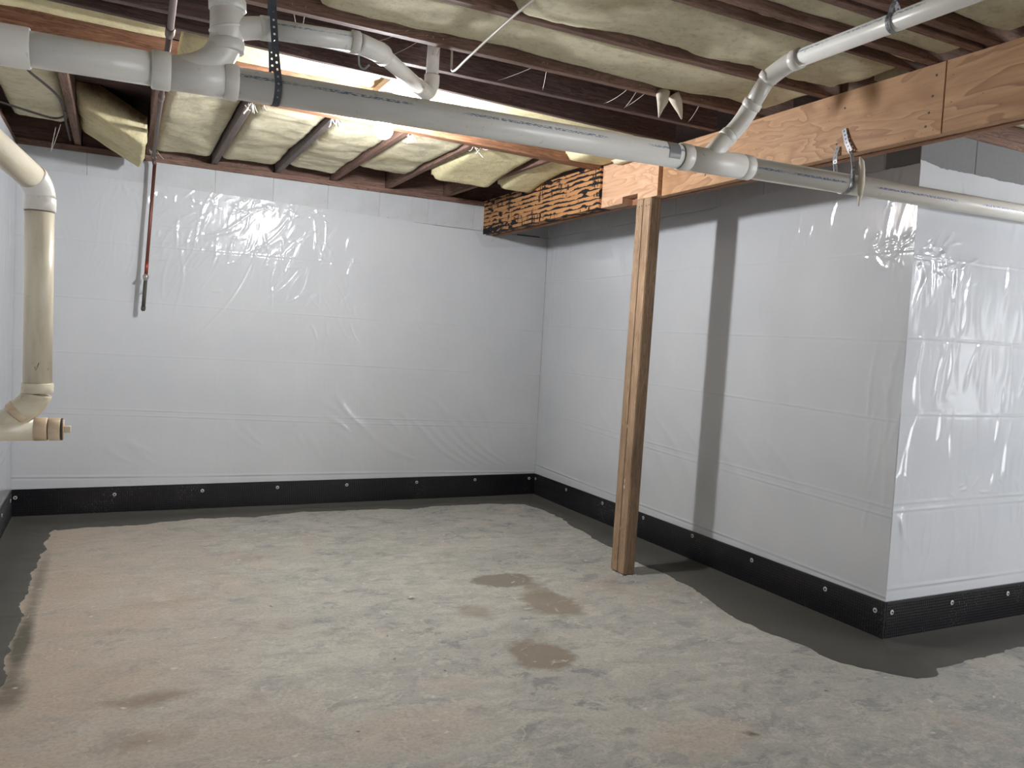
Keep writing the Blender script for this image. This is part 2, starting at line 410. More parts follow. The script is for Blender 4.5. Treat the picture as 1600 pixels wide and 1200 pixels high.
for w_, x0, x1, y0, y1 in ((wb, XL, XR, YB+.004, YB+.18), (wo, XR+.004, XE, YC+.004, YC+.18), (wr, XR+.004, XR+.18, YC+.01, YB), (wl, XL-.18, XL-.004, YF, YB)):
    link('mortar_bed', boxmesh('mortar_bed', x1-x0, y1-y0, .198, 0, (0, 0, 0)), M['mortar'], w_, (x0, y0, HW-.201))

# two unseen glowing panels added as fill in the far corner, then one window
dm = NT('fill_panel_glow', .3); dm.b.inputs['Emission Color'].default_value = (*PANE_LIGHT[0], 1); dm.b.inputs['Emission Strength'].default_value = PANE_LIGHT[1]
pane_frame = link('fill_panel_1', boxmesh('fill_panel_1', 1.40, .05, 2.06, .004, (0, 0, 0)), M['cord'], None, (5.12, YF, .02), kind='structure')  # unseen panel, added to brighten pipe fronts and joists
for k in range(2): link('lit_pane', boxmesh('lit_pane', .62, .012, 1.90, .002, (0, 0, 0)), dm.m, pane_frame, (5.17+k*.67, YF+.046, .10))
pane_frame = link('fill_panel_2', boxmesh('fill_panel_2', .05, 1.40, 2.06, .004, (0, 0, 0)), M['cord'], None, (XE-.05, -2.5, .02), kind='structure')  # second added panel, soft fill from the far right wall
for k in range(2): link('lit_pane', boxmesh('lit_pane', .012, .62, 1.90, .002, (0, 0, 0)), dm.m, pane_frame, (XE-.058, -2.45+k*.67, .10))
dm3 = NT('daylit_small_pane', .3); dm3.b.inputs['Emission Color'].default_value = (*PANE_LIGHT[0], 1); dm3.b.inputs['Emission Strength'].default_value = PANE_LIGHT[2]
pane_frame = link('window_3', boxmesh('window_3', .05, .50, 1.10, .004, (0, 0, 0)), M['cord'], None, (XE-.05, .45, .85), kind='structure')
link('lit_pane', boxmesh('lit_pane', .012, .42, 1.02, .002, (0, 0, 0)), dm3.m, pane_frame, (XE-.058, .49, .89))

# ceiling: subfloor with every joist a part of it
ce = link('ceiling', boxmesh('ceiling', XE-XL+.4, YB-YF+.4, .02, 0, (0, 0, 0)), M['joist_dark'], None, (XL-.2, YF-.2, SUB), kind='structure')
def sill(a, b): board('sill_plate', a, b, .14, .04, M['joist'], ce)
sill((XL-.2, YB+.075, HW), (XR+.2, YB+.075, HW)); sill((XR+.075, YC+.15, HW), (XR+.075, YB, HW))
sill((XR, YC+.075, HW), (XE, YC+.075, HW)); sill((XL-.075, YF, HW), (XL-.075, YB, HW))
board('rim_joist', (XL-.13, YB+.11, JZ), (XR+.2, YB+.11, JZ), .04, JH, M['joist'], ce)
board('rim_joist', (XL-.11, YF, HW), (XL-.11, YB+.13, HW), .04, JH+.04, M['joist_dark'], ce)
board('rim_joist', (2.83, YC+.03, JZ), (XE, YC+.03, JZ), .04, JH, M['joist'], ce)
# joists of the front field run across the room onto the beam
XJ = 2.86
front = [2.99, 2.58, 2.07, 1.895, 1.49, 1.08, .67, .26, -.15, -.56, -.97, -1.38, -1.79, -2.2]
for y in front:
    board('joist', (XL-.1, y, JZ), (XJ+.1 if y > 2.5 else XE, y, JZ), .038, JH, M['joist'], ce)
board('joist', (XL-.1, 2.165, JZ+.005), (XJ, 2.17, JZ+.005), .022, JH-.01, M['joist'], ce)
board('joist', (XL-.1, 1.86, JZ), (XE, 1.80, JZ), .038, JH-.002, M['joist'], ce)
board('joist', (XL-.1, 3.255, JZ), (2.74, 3.285, JZ), .038, JH-.001, M['joist_dark'], ce)
board('joist', (XL-.1, 3.35, JZ), (2.74, 3.62, JZ), .030, JH-.003, M['joist_dark'], ce)
# header that carries the back joists
board('header', (XL-.08, 4.065, 2.462), (2.722, 4.33, 2.452), .038, .20, M['header'], ce)
board('header', (XL-.08, 4.105, 2.466), (2.722, 4.37, 2.456), .038, .196, M['header'], ce)
backx = [(-.24, -.235, 'joist'), (.175, .19, 'joist'), (.60, .612, 'joist_grey'), (1.03, 1.05, 'joist_grey'), (1.45, 1.46, 'joist'), (1.868, 1.895, 'joist'), (2.42, 2.385, 'joist')]
for xa, xb_, mm in backx:
    ya = 4.13 + .0803*(xa-XL)
    board('joist', (xa, ya, JZ), (xb_, YB+.088, JZ), .038, JH, M[mm], ce)
for k in range(len(backx)-1):
    xa = backx[k][1]+.022; xb_ = backx[k+1][1]-.022
    board('blocking', (xa, YB+.07, JZ), (xb_, YB+.07, JZ), .036, JH-.004, M['joist'], ce)
board('blocking', (1.19, 3.53, 2.545), (1.19, 4.11, 2.545), .09, .038, M['joist_dark'], ce)

# ------------------------------------------------------------------ fresh cement along the walls (a strip trowelled onto the slab)
def jig(P, step=.02, amp=.012, seed=1):
    out = []; 
    for i in range(len(P)-1):
        a = Vector((*P[i], 0)); b = Vector((*P[i+1], 0)); n = max(1, int((b-a).length/step)); d = (b-a).normalized(); q = Vector((-d.y, d.x, 0))
        for k in range(n):
            p = a.lerp(b, k/n); s = noise.fractal(Vector((p.x*6, p.y*6, seed)), .8, 2.2, 4)*amp*2.0 + noise.noise(Vector((p.x*60, p.y*60, seed)))*amp*.5
            out.append((p.x+q.x*s, p.y+q.y*s))
    return out + [P[-1]]
eL = [(-.345, YF), (-.35, 1.0), (-.34, 2.4), (-.335, 3.256), (-.342, 3.524), (-.348, 4.4), (-.336, 4.96), (-.324, 5.62), (-.30, 5.72)]
eB = [(-.30, 5.72), (-.07, 5.731), (.231, 5.729), (.475, 5.822), (1.029, 5.813), (1.271, 5.885), (1.599, 5.855), (1.9, 5.856), (2.085, 5.791), (2.322, 5.857), (2.544, 5.858), (2.878, 5.836), (3.08, 5.767)]
eR = [(3.08, 5.767), (3.121, 5.511), (3.114, 5.193), (3.063, 4.875), (3.03, 4.565), (2.97, 3.99), (2.992, 3.827), (2.982, 3.544), (2.917, 3.275), (2.875, 3.03), (2.87, 2.844), (2.897, 2.705), (2.917, 2.458), (2.969, 2.33), (3.05, 2.21), (3.13, 2.17)]
eO = [(3.13, 2.17), (3.218, 2.172), (3.30, 2.21), (3.407, 2.213), (3.672, 2.236), (3.972, 2.238), (4.6, 2.22), (XE, 2.23)]
def cove_strip(E, wallpt, seed, kind_):
    I = jig(E, .02, .013, seed); I[0] = E[0]
    n = len(I); V = []; F = []
    for i, (x, y) in enumerate(I):
        wx, wy = wallpt(x, y, i/(n-1))
        for f, z in ((0, -.001), (.02, .005), (.55, .007), (.85, .012), (1, .03)):
            V.append((x+(wx-x)*f, y+(wy-y)*f, z))
    for i in range(n-1):
        for k in range(4): F.append((i*5+k, i*5+k+1, (i+1)*5+k+1, (i+1)*5+k))
    me = pym('fresh_cement_band', V, F, True)
    o = link('fresh_cement_band', me, M['cove'], fl, label='dark grey fresh cement band'); return o
def lerpw(a, b, kx):  # project to wall with corners forced at the ends
    return lambda x, y, t: kx(x, y, t)
cove_strip(eL, lambda x, y, t: (XL, min(YB, y + max(0, (y-5.2))*.65)), 1, 0)
cove_strip(eB, lambda x, y, t: (x + (t**6)*(XR-3.08) - ((1-t)**6)*.28, YB), 2, 0)
cove_strip(eR, lambda x, y, t: (XR, y + ((1-t)**8)*(YB-5.767) + (t**5)*(YC-2.17)), 3, 0)
cove_strip(eO, lambda x, y, t: (x + ((1-t)**10)*(XR-3.13), YC), 4, 0)

# ------------------------------------------------------------------ plastic sheets
def sheet(name, org, ud, nd, U, top, res, seams, creases, label, seed, lowband=True, group=None):
    """org: wall foot at u=0; ud along the wall, nd into the room; top(u) height of the torn top edge"""
    nu = int(U/res[0])+1; nz = int(2.1/res[1])+1
    u = np.linspace(0, U, nu); s = np.linspace(0, 1, nz)
    tp = np.array([top(a) for a in u]); z0 = .17
    uu = np.repeat(u[:, None], nz, 1); zz = z0+(tp[:, None]-z0)*s[None, :]
    rng = np.random.RandomState(seed)
    D = np.full(uu.shape, .0035)
    for k in range(7):   # slow slack
        a, b, p, q = rng.uniform(.5, 3), rng.uniform(.5, 2.5), *rng.uniform(0, 6.28, 2)
        D += .0009*np.sin(a*uu+p)*np.sin(b*zz*1.6+q)
    for (sz, amp, wd, slope) in seams:
        zc = sz + slope*uu + .003*np.sin(uu*2.1+sz*9)
        am = amp*(.65+.35*np.sin(uu*5.3+sz*21)*np.sin(uu*1.7+sz))
        D += am*np.exp(-((zz-zc)/wd)**2) - .6*am*np.exp(-((zz-zc+1.7*wd)/(wd))**2)
    du, dz = res
    for (ua, za, ub, zb_, wd, amp) in creases:
        lu, hu = min(ua, ub)-3*wd, max(ua, ub)+3*wd
        i0, i1 = max(0, int(lu/U*(nu-1))), min(nu, int(hu/U*(nu-1))+2)
        if i1 <= i0: continue
        lz, hz = min(za, zb_)-3*wd, max(za, zb_)+3*wd
        j0, j1 = max(0, int((lz-z0)/2.1*(nz-1))-4), min(nz, int((hz-z0)/1.98*(nz-1))+6)
        A = uu[i0:i1, j0:j1]; B = zz[i0:i1, j0:j1]
        ex, ez = ub-ua, zb_-za; L2 = ex*ex+ez*ez
        t = np.clip(((A-ua)*ex+(B-za)*ez)/L2, 0, 1)
        bow = np.sin(t*math.pi)*.06*math.sqrt(L2)*(1 if amp > 0 else -1)
        n_ = ((A-ua)*ez-(B-za)*ex)/math.sqrt(L2)+bow
        along = np.clip(np.maximum(0, ((A-ua)*ex+(B-za)*ez)/L2*(1-((A-ua)*ex+(B-za)*ez)/L2)*4), 0, 1)**.7
        wl_ = wd*(.35+.65*t)
        D[i0:i1, j0:j1] += abs(amp)*along*np.exp(-(n_/wl_)**2)
    D = np.maximum(D, .0012)
    O = np.array(org, float); ud = np.array(ud, float); nd = np.array(nd, float)
    P = O + uu[..., None]*ud + D[..., None]*nd; P[..., 2] = zz
    idx = np.arange(nu*nz).reshape(nu, nz)
    q = np.stack([idx[:-1, :-1], idx[1:, :-1], idx[1:, 1:], idx[:-1, 1:]], -1).reshape(-1, 4)
    me = pym(name, P.reshape(-1, 3), q.tolist(), True, org)
    o = link(name, me, M['plastic'], None, org, label=label, cat='plastic sheet', group=group)
    return o
rc = random.Random(11)
def fan(n, u0, u1, z0, z1, L, ang, spread, wd, amp):
    out = []
    for _ in range(n):
        a = math.radians(ang+rc.gauss(0, spread)); l = rc.uniform(*L); u = rc.uniform(u0, u1); z = rc.uniform(z0, z1)
        out.append((u, z, u+l*math.cos(a), z+l*math.sin(a), rc.uniform(*wd), rc.choice((-1, 1))*rc.uniform(*amp)))
    return out
SEAM = lambda k=1.0: [(1.862, .0026*k, .0042, .003), (1.485, .0028*k, .004, -.012), (1.125, .003*k, .004, -.016), (.748, .003*k, .0042, -.028), (.712, .003*k, .0042, -.03), (.283, .005, .006, -.016)]
def topline(pts, seed, amp=.006):
    xs = [p[0] for p in pts]; zs = [p[1] for p in pts]
    return lambda u: float(np.interp(u, xs, zs)) + amp*noise.noise(Vector((u*9, seed, 0))) + amp*.5*noise.noise(Vector((u*45, seed, 3)))
cr = []
cr += fan(110, .75, 1.75, 1.75, 2.2, (.04, .22), 58, 26, (.006, .016), (.0009, .0028))
cr += fan(60, .8, 2.4, 1.45, 1.9, (.08, .4), 62, 22, (.006, .014), (.0012, .003))
cr += fan(40, 1.9, 3.3, 1.25, 1.85, (.08, .35), 115, 14, (.006, .014), (.001, .0028))
cr += fan(26, .3, .8, 1.6, 2.15, (.05, .4), 78, 14, (.005, .012), (.001, .0025))
cr += fan(16, 1.6, 2.2, 1.66, 1.93, (.1, .3), 82, 8, (.007, .014), (.002, .004))
cr += [(1.5, 2.22, 1.05, 1.9, .014, .005), (1.75, 2.2, 1.5, 1.9, .014, .005), (1.86, 2.1, 1.35, 1.3, .012, .005), (1.5, 1.9, 1.1, 1.25, .01, .004), (1.0, 1.85, .95, 1.4, .012, .003)]
cr += fan(22, .5, 3.5, .3, .7, (.15, .5), 140, 12, (.02, .05), (.001, .003))
cr += fan(50, .6, 2.0, 2.17, 2.24, (.02, .07), 40, 60, (.005, .012), (.002, .004))
cr += [(3.25+.1*k, .28, 2.75+.1*k, .68, .03, .003) for k in range(5)]
sheet('plastic_sheet', (XL, YB, 0), (1, 0, 0), (0, -1, 0), XR-XL-.008, topline([(0, 2.29), (.8, 2.284), (1.85, 2.262), (3.2, 2.225), (3.29, 2.10), (3.9, 2.17)], 1), (.0072, .0052), SEAM(), cr,
      'glossy wrinkled white plastic sheet covering the wide back wall', 1)
# right wall: u runs from the back corner towards the camera
cr = fan(30, .05, .5, .3, 2.1, (.2, .5), 88, 5, (.008, .018), (.0012, .003))
cr += fan(40, .5, 3.4, .3, 2.0, (.15, .5), 105, 20, (.02, .06), (.0006, .0018))
cr += fan(12, 2.6, 3.45, 1.85, 2.2, (.12, .3), 80, 6, (.005, .01), (.002, .005)) + fan(24, 3.25, 3.52, 1.82, 1.95, (.04, .12), 30, 40, (.006, .012), (.002, .005))
cr += fan(14, 3.38, 3.5, .4, 1.8, (.2, .6), 88, 3, (.008, .016), (.002, .004))
cr += [(.9+.25*k, .9, 1.5+.25*k, .3, .05, .0025) for k in range(8)]
sheet('plastic_sheet', (XR, YB, 0), (0, -1, 0), (-1, 0, 0), YB-YC+.006, topline([(0, 2.165), (1.6, 2.19), (2.5, 2.265), (3.6, 2.268)], 2), (.010, .0055), SEAM(.9), cr,
      'smooth white plastic sheet on the long right wall behind the wooden post', 2)
cr = []
for (za, zb_) in ((2.2, 1.87), (1.85, 1.47), (1.47, 1.11), (1.10, .68), (.64, .28)):
    n = {2.2: 20, 1.85: 90, 1.47: 90, 1.10: 90, .64: 90}[za]
    for _ in range(n):
        u = rc.uniform(.03, 3.1); l = rc.uniform(.35, 1)*(za-zb_); top_ = rc.random() < .6
        z1 = za+.03 if top_ else zb_+l; du_ = rc.gauss(0, .035)
        cr.append((u, z1, u+du_, z1-l, rc.uniform(.010, .034), rc.uniform(.0010, .0042)*rc.choice((-1, 1))))
cr += fan(60, .05, 3.0, .62, .76, (.03, .1), 70, 50, (.006, .012), (.002, .004))
cr += fan(40, .0, .4, 1.78, 1.92, (.03, .12), 30, 50, (.006, .012), (.002, .005))
sheet('plastic_sheet', (XR-.004, YC, 0), (1, 0, 0), (0, -1, 0), XE-XR, topline([(0, 2.285), (.15, 2.268), (.8, 2.272), (3.3, 2.27)], 3), (.0080, .0058), [(1.847, .004, .004, .004), (1.462, .004, .005, 0), (1.105, .004, .005, -.004), (.675, .005, .006, .004), (.64, .005, .006, .004), (.262, .006, .007, .003)], cr,
      'deeply pleated shiny white plastic sheet on the short wall facing the camera at right', 3)
cr = fan(60, .2, 8.4, .3, 2.2, (.2, .6), 88, 8, (.01, .03), (.001, .004))
sheet('plastic_sheet', (XL, YF, 0), (0, 1, 0), (1, 0, 0), YB-YF-.01, topline([(0, 2.27), (9, 2.28)], 4), (.02, .014), SEAM(), cr,
      'white plastic sheet on the left wall behind the vertical drain pipe', 4)

# ------------------------------------------------------------------ black dimple strips with washers
HS = .2035
def strip(org, ud, nd, U, fast, label, u_from=0.):
    O = Vector(org); ud = Vector(ud); nd = Vector(nd); pit = .0142
    V = []; F = []
    def P(u, z, d): return tuple(ud*u + nd*d + Vector((0, 0, z)))
    V += [P(u_from, .004, .0), P(U, .004, .0), P(U, HS, .0), P(u_from, HS, .0), P(u_from, .004, .008), P(U, .004, .008), P(U, HS, .008), P(u_from, HS, .008)]
    F += [(4, 5, 6, 7), (0, 3, 2, 1), (7, 6, 2, 3), (0, 1, 5, 4), (0, 4, 7, 3), (1, 2, 6, 5)]
    root = link('dimple_strip', pym('dimple_strip', V, F), M['dimple'], None, O, label=label, cat='drainage strip')
    V = []; F = []
    nu = int((U-u_from)/pit)-1; nz = 13
    for i in range(nu):
        for j in range(nz):
            uc = u_from+(i+.9)*pit; zc = .016+j*.0142
            b = len(V)
            for (h, d) in ((.0046, .0078), (.0027, .0112)):
                V += [P(uc-h, zc-h, d), P(uc+h, zc-h, d), P(uc+h, zc+h, d), P(uc-h, zc+h, d)]
            F.append((b+4, b+5, b+6, b+7))
            for k in range(4): F.append((b+k, b+(k+1) % 4, b+4+(k+1) % 4, b+4+k))
    link('dimples', pym('dimples', V, F), M['dimple'], root, O, kind='stuff')
    for (u, z) in fast:
        c = O+ud*u+Vector((0, 0, z))+nd*.0105
        W = tube('washer', [c, c+nd*.002, c+nd*.0035], [.0125, .0125, .010], M['steel'], root, 14)
        tube('screw_head', [c+nd*.0034, c+nd*.0055], [.0052, .004], M['screw'], W, 8)
strip((XL+.012, YB-.0045, 0), (1, 0, 0), (0, -1, 0), XR-XL-.022, [(x-XL-.012, z) for x, z in [(-.548, .15), (.034, .149), (.599, .154), (1.125, .159), (1.651, .16), (2.225, .162), (2.742, .166), (3.255, .162)]],
      'black dimpled drainage strip along the foot of the back wall')
strip((XR-.0045, YB, 0), (0, -1, 0), (-1, 0, 0), YB-YC+.012, [(YB-y, z) for y, z in [(6.02, .161), (5.495, .167), (4.957, .169), (4.441, .174), (3.917, .177), (3.39, .165), (2.86, .16), (2.558, .149)]],
      'black dimpled drainage strip along the foot of the long right wall', .014)
strip((XR, YC-.0045, 0), (1, 0, 0), (0, -1, 0), XE-XR, [(.033, .152), (.478, .154), (.935, .156), (1.38, .155), (1.85, .156), (2.3, .155), (2.8, .155)],
      'black dimpled drainage strip under the pleated sheet at the right edge')
strip((XL+.0045, 3.0, 0), (0, 1, 0), (1, 0, 0), YB-3.0-.02, [(.5, .155), (1.0, .155), (1.5, .155), (2.0, .155), (2.5, .155), (2.95, .15)],
      'black dimpled drainage strip at the foot of the left wall')

# ------------------------------------------------------------------ beam
bx, by = 2.7725, 0
beam = empty('support_beam', (2.79, 3.0, 2.209), 'large orange-brown laminated wooden beam running from the back wall over the post', 'beam')
ZB, BH = 2.209, .2695
board('beam_ply', (2.7525+.0225, 3.72, ZB), (2.7525+.0225, 2.013, ZB), .045, BH, M['lvl'], beam, bev=.002)
board('beam_ply', (2.7525+.0225, 2.010, ZB), (2.7525+.0225, YF, ZB), .045, BH, M['lvl'], beam, bev=.002)
board('beam_ply', (2.822, 4.9, ZB-.004), (2.822, YF, ZB-.004), .044, BH, M['lvl_edge'], beam, bev=.002)
board('beam_ply', (2.822, YB+.01, ZB-.004), (2.822, 4.903, ZB-.004), .044, BH, M['lvl_edge'], beam, bev=.002)
# charred length: its face is a relief of split, recessed layers
def char_face():
    L = YB+.01-4.302; nx, nz = 260, 60; V = []; F = []
    for i in range(nx+1):
        for j in range(nz+1):
            x = L*i/nx; z = BH*j/nz
            n1 = noise.fractal(Vector((x*2.5, z*34, 2)), .8, 2, 3); n2 = noise.fractal(Vector((x*36, z*7, 5)), .8, 2, 3)
            d = 0
            if n1 < -.12: d += min(.006, (-.12-n1)*.05)
            if n2 < -.25: d += .003
            if j in (0, nz) or i in (0, nx): d = 0
            V.append((x, .0275-d, z))
    for i in range(nx):
        for j in range(nz):
            a = i*(nz+1)+j; F.append((a, a+1, a+nz+2, a+nz+1))
    b = len(V); V += [(0, -.0455, 0), (L, -.0455, 0), (L, -.0455, BH), (0, -.0455, BH)]
    c0, c1, c2, c3 = 0, nx*(nz+1), nx*(nz+1)+nz, nz
    F += [tuple([i*(nz+1) for i in range(nx+1)] + [b+1, b]), tuple([b+3, b+2] + [i*(nz+1)+nz for i in range(nx, -1, -1)]),
          (b, b+1, b+2, b+3), tuple(range(0, nz+1))+(b+3, b), tuple(range(c1, c1+nz+1))+(b+2, b+1)]
    return pym('charred_ply', V, F)
o = link('charred_ply', char_face(), M['char'], beam, (2.7525, YB+.01, ZB), rotz=-math.pi/2, label='charred black split end of the beam')
# proud patch board with a small notch cut out of its lower edge
def patch():
    y0, y1, n0, n1, nh = 3.722, 4.30, 3.913, 4.068, .038
    poly = [(y0, 0), (n0, 0), (n0, nh), (n1, nh), (n1, 0), (y1, 0), (y1, BH), (y0, BH)]
    bm = bmesh.new(); vs = [bm.verts.new((y-4.0, .0375, z)) for y, z in poly]; f = bm.faces.new(vs)
    r = bmesh.ops.extrude_face_region(bm, geom=[f])
    for v in r['geom']:
        if isinstance(v, bmesh.types.BMVert): v.co.y = -.0375
    bmesh.ops.recalc_face_normals(bm, faces=bm.faces); bmesh.ops.bevel(bm, geom=list(bm.edges), offset=.0015, segments=1, affect='EDGES')
    me = bpy.data.meshes.new('patch_board'); bm.to_mesh(me); bm.free(); return me
link('patch_board', patch(), M['lvl_pink'], beam, (2.7625, 4.0, ZB), rotz=math.pi/2, label='lighter pinkish patch board with a notch')
# bearing strip against the back wall
link('wall_shim', boxmesh('wall_shim', .012, .012, BH+.01, .001, (.5, .5, 0)), M['cord'], beam, (2.722, YB-.012, ZB-.01))
# nail heads on the near beam face
for (y, z) in [(2.46, .10), (2.50, .055), (2.47, .20), (2.05, .225), (2.06, .15), (2.07, .09), (2.08, .04), (2.9, .04), (3.35, .06), (3.12, .20)]:
    p = Vector((2.7525, y, ZB+z)); tube('nail_head', [p, p-Vector((.0015, 0, 0))], [.005, .004], M['iron'], beam, 8)

link('wall_gap', boxmesh('wall_gap', .215, .003, .006, 0, (0, .5, .5)), M['screw'], wb, (3.02, YB-.0045, 2.240))
# ------------------------------------------------------------------ post
post = empty('wooden_post', (2.765, 3.88, 0), 'brown wooden post of two boards standing on the concrete floor under the beam', 'post')
for y0, y1, t0, t1 in ((3.813, 3.881, 3.772, 3.841), (3.884, 3.952, 3.844, 3.913)):
    V = []
    for z, a, b in ((.006, y0, y1), (ZB-.001, t0, t1)):
        V += [(2.722, a, z), (2.798, a, z), (2.798, b, z), (2.722, b, z)]
    bm = bmesh.new(); vs = [bm.verts.new(Vector(v)-Vector((2.76, (y0+y1)/2, 0))) for v in V]
    for f in ((3, 2, 1, 0), (4, 5, 6, 7), (0, 1, 5, 4), (1, 2, 6, 5), (2, 3, 7, 6), (3, 0, 4, 7)): bm.faces.new([vs[i] for i in f])
    bmesh.ops.bevel(bm, geom=[e for e in bm.edges], offset=.004, segments=2, affect='EDGES')
    # grain material runs along local x: lay the mesh along x and stand it up
    for v in bm.verts: v.co = Vector((v.co.z, v.co.y, -v.co.x))
    me = bpy.data.meshes.new('post_board'); bm.to_mesh(me); bm.free()
    link('post_board', me, M['post'], post, (2.76, (y0+y1)/2, 0), rot=(0, -math.pi/2, 0))
for (y, z) in ((3.79, 2.165), (3.815, 2.165), (3.86, 2.168), (3.885, 2.166)):
    p = Vector((2.722, y, z)); tube('nail_head', [p, p-Vector((.001, 0, 0))], [.004, .0035], M['iron'], post, 8)
for (y, z, s) in ((3.876, .27, .010), (3.86, .56, .012), (3.862, .52, .016), (3.866, .88, .012)):
    V = []; F = []; rr = random.Random(int(z*100))
    for k in range(8):
        a = k*math.pi/4; V.append((2.7215, y+math.cos(a)*s*.35*rr.uniform(.6, 1.2), z+math.sin(a)*s*rr.uniform(.7, 1.2)))
    V.append((2.7185, y, z)); F = [(k, (k+1) % 8, 8) for k in range(8)]
    link('paint_chip', pym('paint_chip', V, F, origin=(2.72, y, z)), M['tuft'], post, (2.72, y, z))
# shims and grit under the post
rr = random.Random(3); V = []; F = []
for k in range(46):
    x = rr.uniform(2.705, 2.81); y = rr.choice((rr.uniform(3.79, 3.815), rr.uniform(3.79, 3.96))); 
    if y > 3.815: x = rr.uniform(2.700, 2.724)
    r = rr.uniform(.003, .008); b = len(V)
    for a in range(5): V.append((x+r*math.cos(a*1.257+k), y+r*.8*math.sin(a*1.257+k), .0))
    V.append((x, y, r*1.1)); F += [(b+a, b+(a+1) % 5, b+5) for a in range(5)]
link('grit', pym('grit', V, F, origin=(2.75, 3.85, 0)), M['mortar'], None, (2.75, 3.85, 0), kind='stuff', label='small crumbs of mortar around the foot of the post', cat='debris')

# ------------------------------------------------------------------ insulation
def batt(x0, x1, y0, y1, zb_, label, seed, mat='batt', amp=.016, thick=.11, sag=None, res=.022, edge=.05, rag=0., group='insulation batts'):
    nx = max(8, int((x1-x0)/res)); ny = max(8, int((y1-y0)/res)); V = []; F = []
    nx = min(nx, 160); ny = min(ny, 120)
    ex = edge/(x1-x0); ey = edge/(y1-y0)
    for i in range(nx+1):
        for j in range(ny+1):
            a = i/nx; b = j/ny; x = x0+(x1-x0)*a; y = y0+(y1-y0)*b
            ea = min(a, 1-a)/ex; eb = min(b, 1-b)/ey; e = min(1, ea)*min(1, eb)
            rnd = 1-math.sqrt(max(0, 1-(1-min(1, ea))**2))*math.sqrt(max(0, 1-(1-min(1, eb))**2)) if e < 1 else 0
            n = .8*noise.fractal(Vector((x*2.6, y*2.6, seed*7.1)), 1.1, 2.0, 3)
            n2 = noise.fractal(Vector((x*14, y*14, seed*3.3)), .8, 2.2, 3)
            z = zb_ + amp*n + amp*.12*n2 + rnd*thick*.42
            if sag: z += sag(x, y)
            dx = rag*noise.fractal(Vector((x*12, y*12, seed)), .8, 2, 3)
            V.append((x+dx*(1 if ea < 1 else 0), y+dx*(1 if eb < 1 else 0), z))
    W = ny+1; nb = (nx+1)*W
    for i in range(nx+1):
        for j in range(ny+1):
            v = V[i*W+j]; V.append((v[0], v[1], min(max(v[2]+.01, zb_+thick), SUB-.004) if not sag else min(v[2]+thick, SUB-.004)))
    for i in range(nx):
        for j in range(ny):
            a = i*W+j; F.append((a, a+1, a+W+1, a+W)); F.append((nb+a, nb+a+W, nb+a+W+1, nb+a+1))
    for i in range(nx):
        a = i*W; F.append((a, a+W, nb+a+W, nb+a)); a = i*W+ny; F.append((a+W, a, nb+a, nb+a+W))
    for j in range(ny):
        a = j; F.append((a+1, a, nb+a, nb+a+1)); a = nx*W+j; F.append((a, a+1, nb+a+1, nb+a))
    org = ((x0+x1)/2, (y0+y1)/2, zb_)
    return link('insulation_batt', pym('insulation_batt', V, F, True, org), M[mat], None, org, label=label, cat='insulation', group=group)
g = .021
# front field, bays that run left to right
batt(.62, 2.75, 2.60, 2.968, 2.502, 'pale yellow insulation batt in the bay just in front of the open dark bay', 1, amp=.020)
batt(-.55, .60, 2.60, 2.968, 2.515, 'yellow insulation batt above the riser at the top left', 12, amp=.02)
batt(1.20, 2.75, 2.178, 2.558, 2.497, 'wide pale insulation batt whose torn left end hangs by the white cord', 2, amp=.02, rag=.012, sag=lambda x, y: -.028*math.exp(-((x-1.3)/.18)**2))
batt(-.55, 1.17, 2.178, 2.558, 2.500, 'beige insulation batt over the small pipe and its elbows', 13, amp=.022)
batt(-.55, 2.75, 2.09, 2.15, 2.505, 'narrow strip of insulation with a torn paper edge near the top centre', 3, amp=.012, edge=.02, rag=.008)
batt(-.55, 2.75, 1.915, 2.05, 2.500, 'narrow greyish insulation strip crossing above the strapped branch pipe', 4, amp=.012, edge=.025)
batt(-.55, 2.75, 1.515, 1.80, 2.497, 'insulation batt at the upper right above the near end of the beam', 5, amp=.014)
batt(-.55, 2.75, 1.10, 1.47, 2.497, 'insulation batt over the camera, one bay in from the top right', 6, amp=.014, res=.04)
batt(2.88, 6.4, 2.09, 2.44, 2.500, 'insulation batt beyond the beam above the block wall at the right edge', 7, amp=.012, res=.03)
batt(2.88, 6.4, 1.515, 1.80, 2.50, 'insulation batt beyond the beam nearer the right edge', 8, amp=.012, res=.05)
# bay between the open joists and the header: slopes with the header
def skew(x, y): return 0
b_ = batt(-.50, .215, 3.50, 3.98, 2.61, 'yellow insulation strip above the brown header at the far left', 21, 'batt_y', amp=.008, thick=.05, edge=.03)
b_ = batt(.225, .40, 3.52, 3.90, 2.455, 'rounded lump of bright yellow insulation beside the riser pipe', 22, 'batt_y', amp=.012, thick=.1, edge=.06)
b_ = batt(.42, 2.60, 3.64, 4.08, 2.600, 'long yellow insulation batt in the bay lit by the bulb', 23, 'batt_y', amp=.010, thick=.055, edge=.03, sag=lambda x, y: -.075*max(0, min(1, (x-1.25)/.35)))
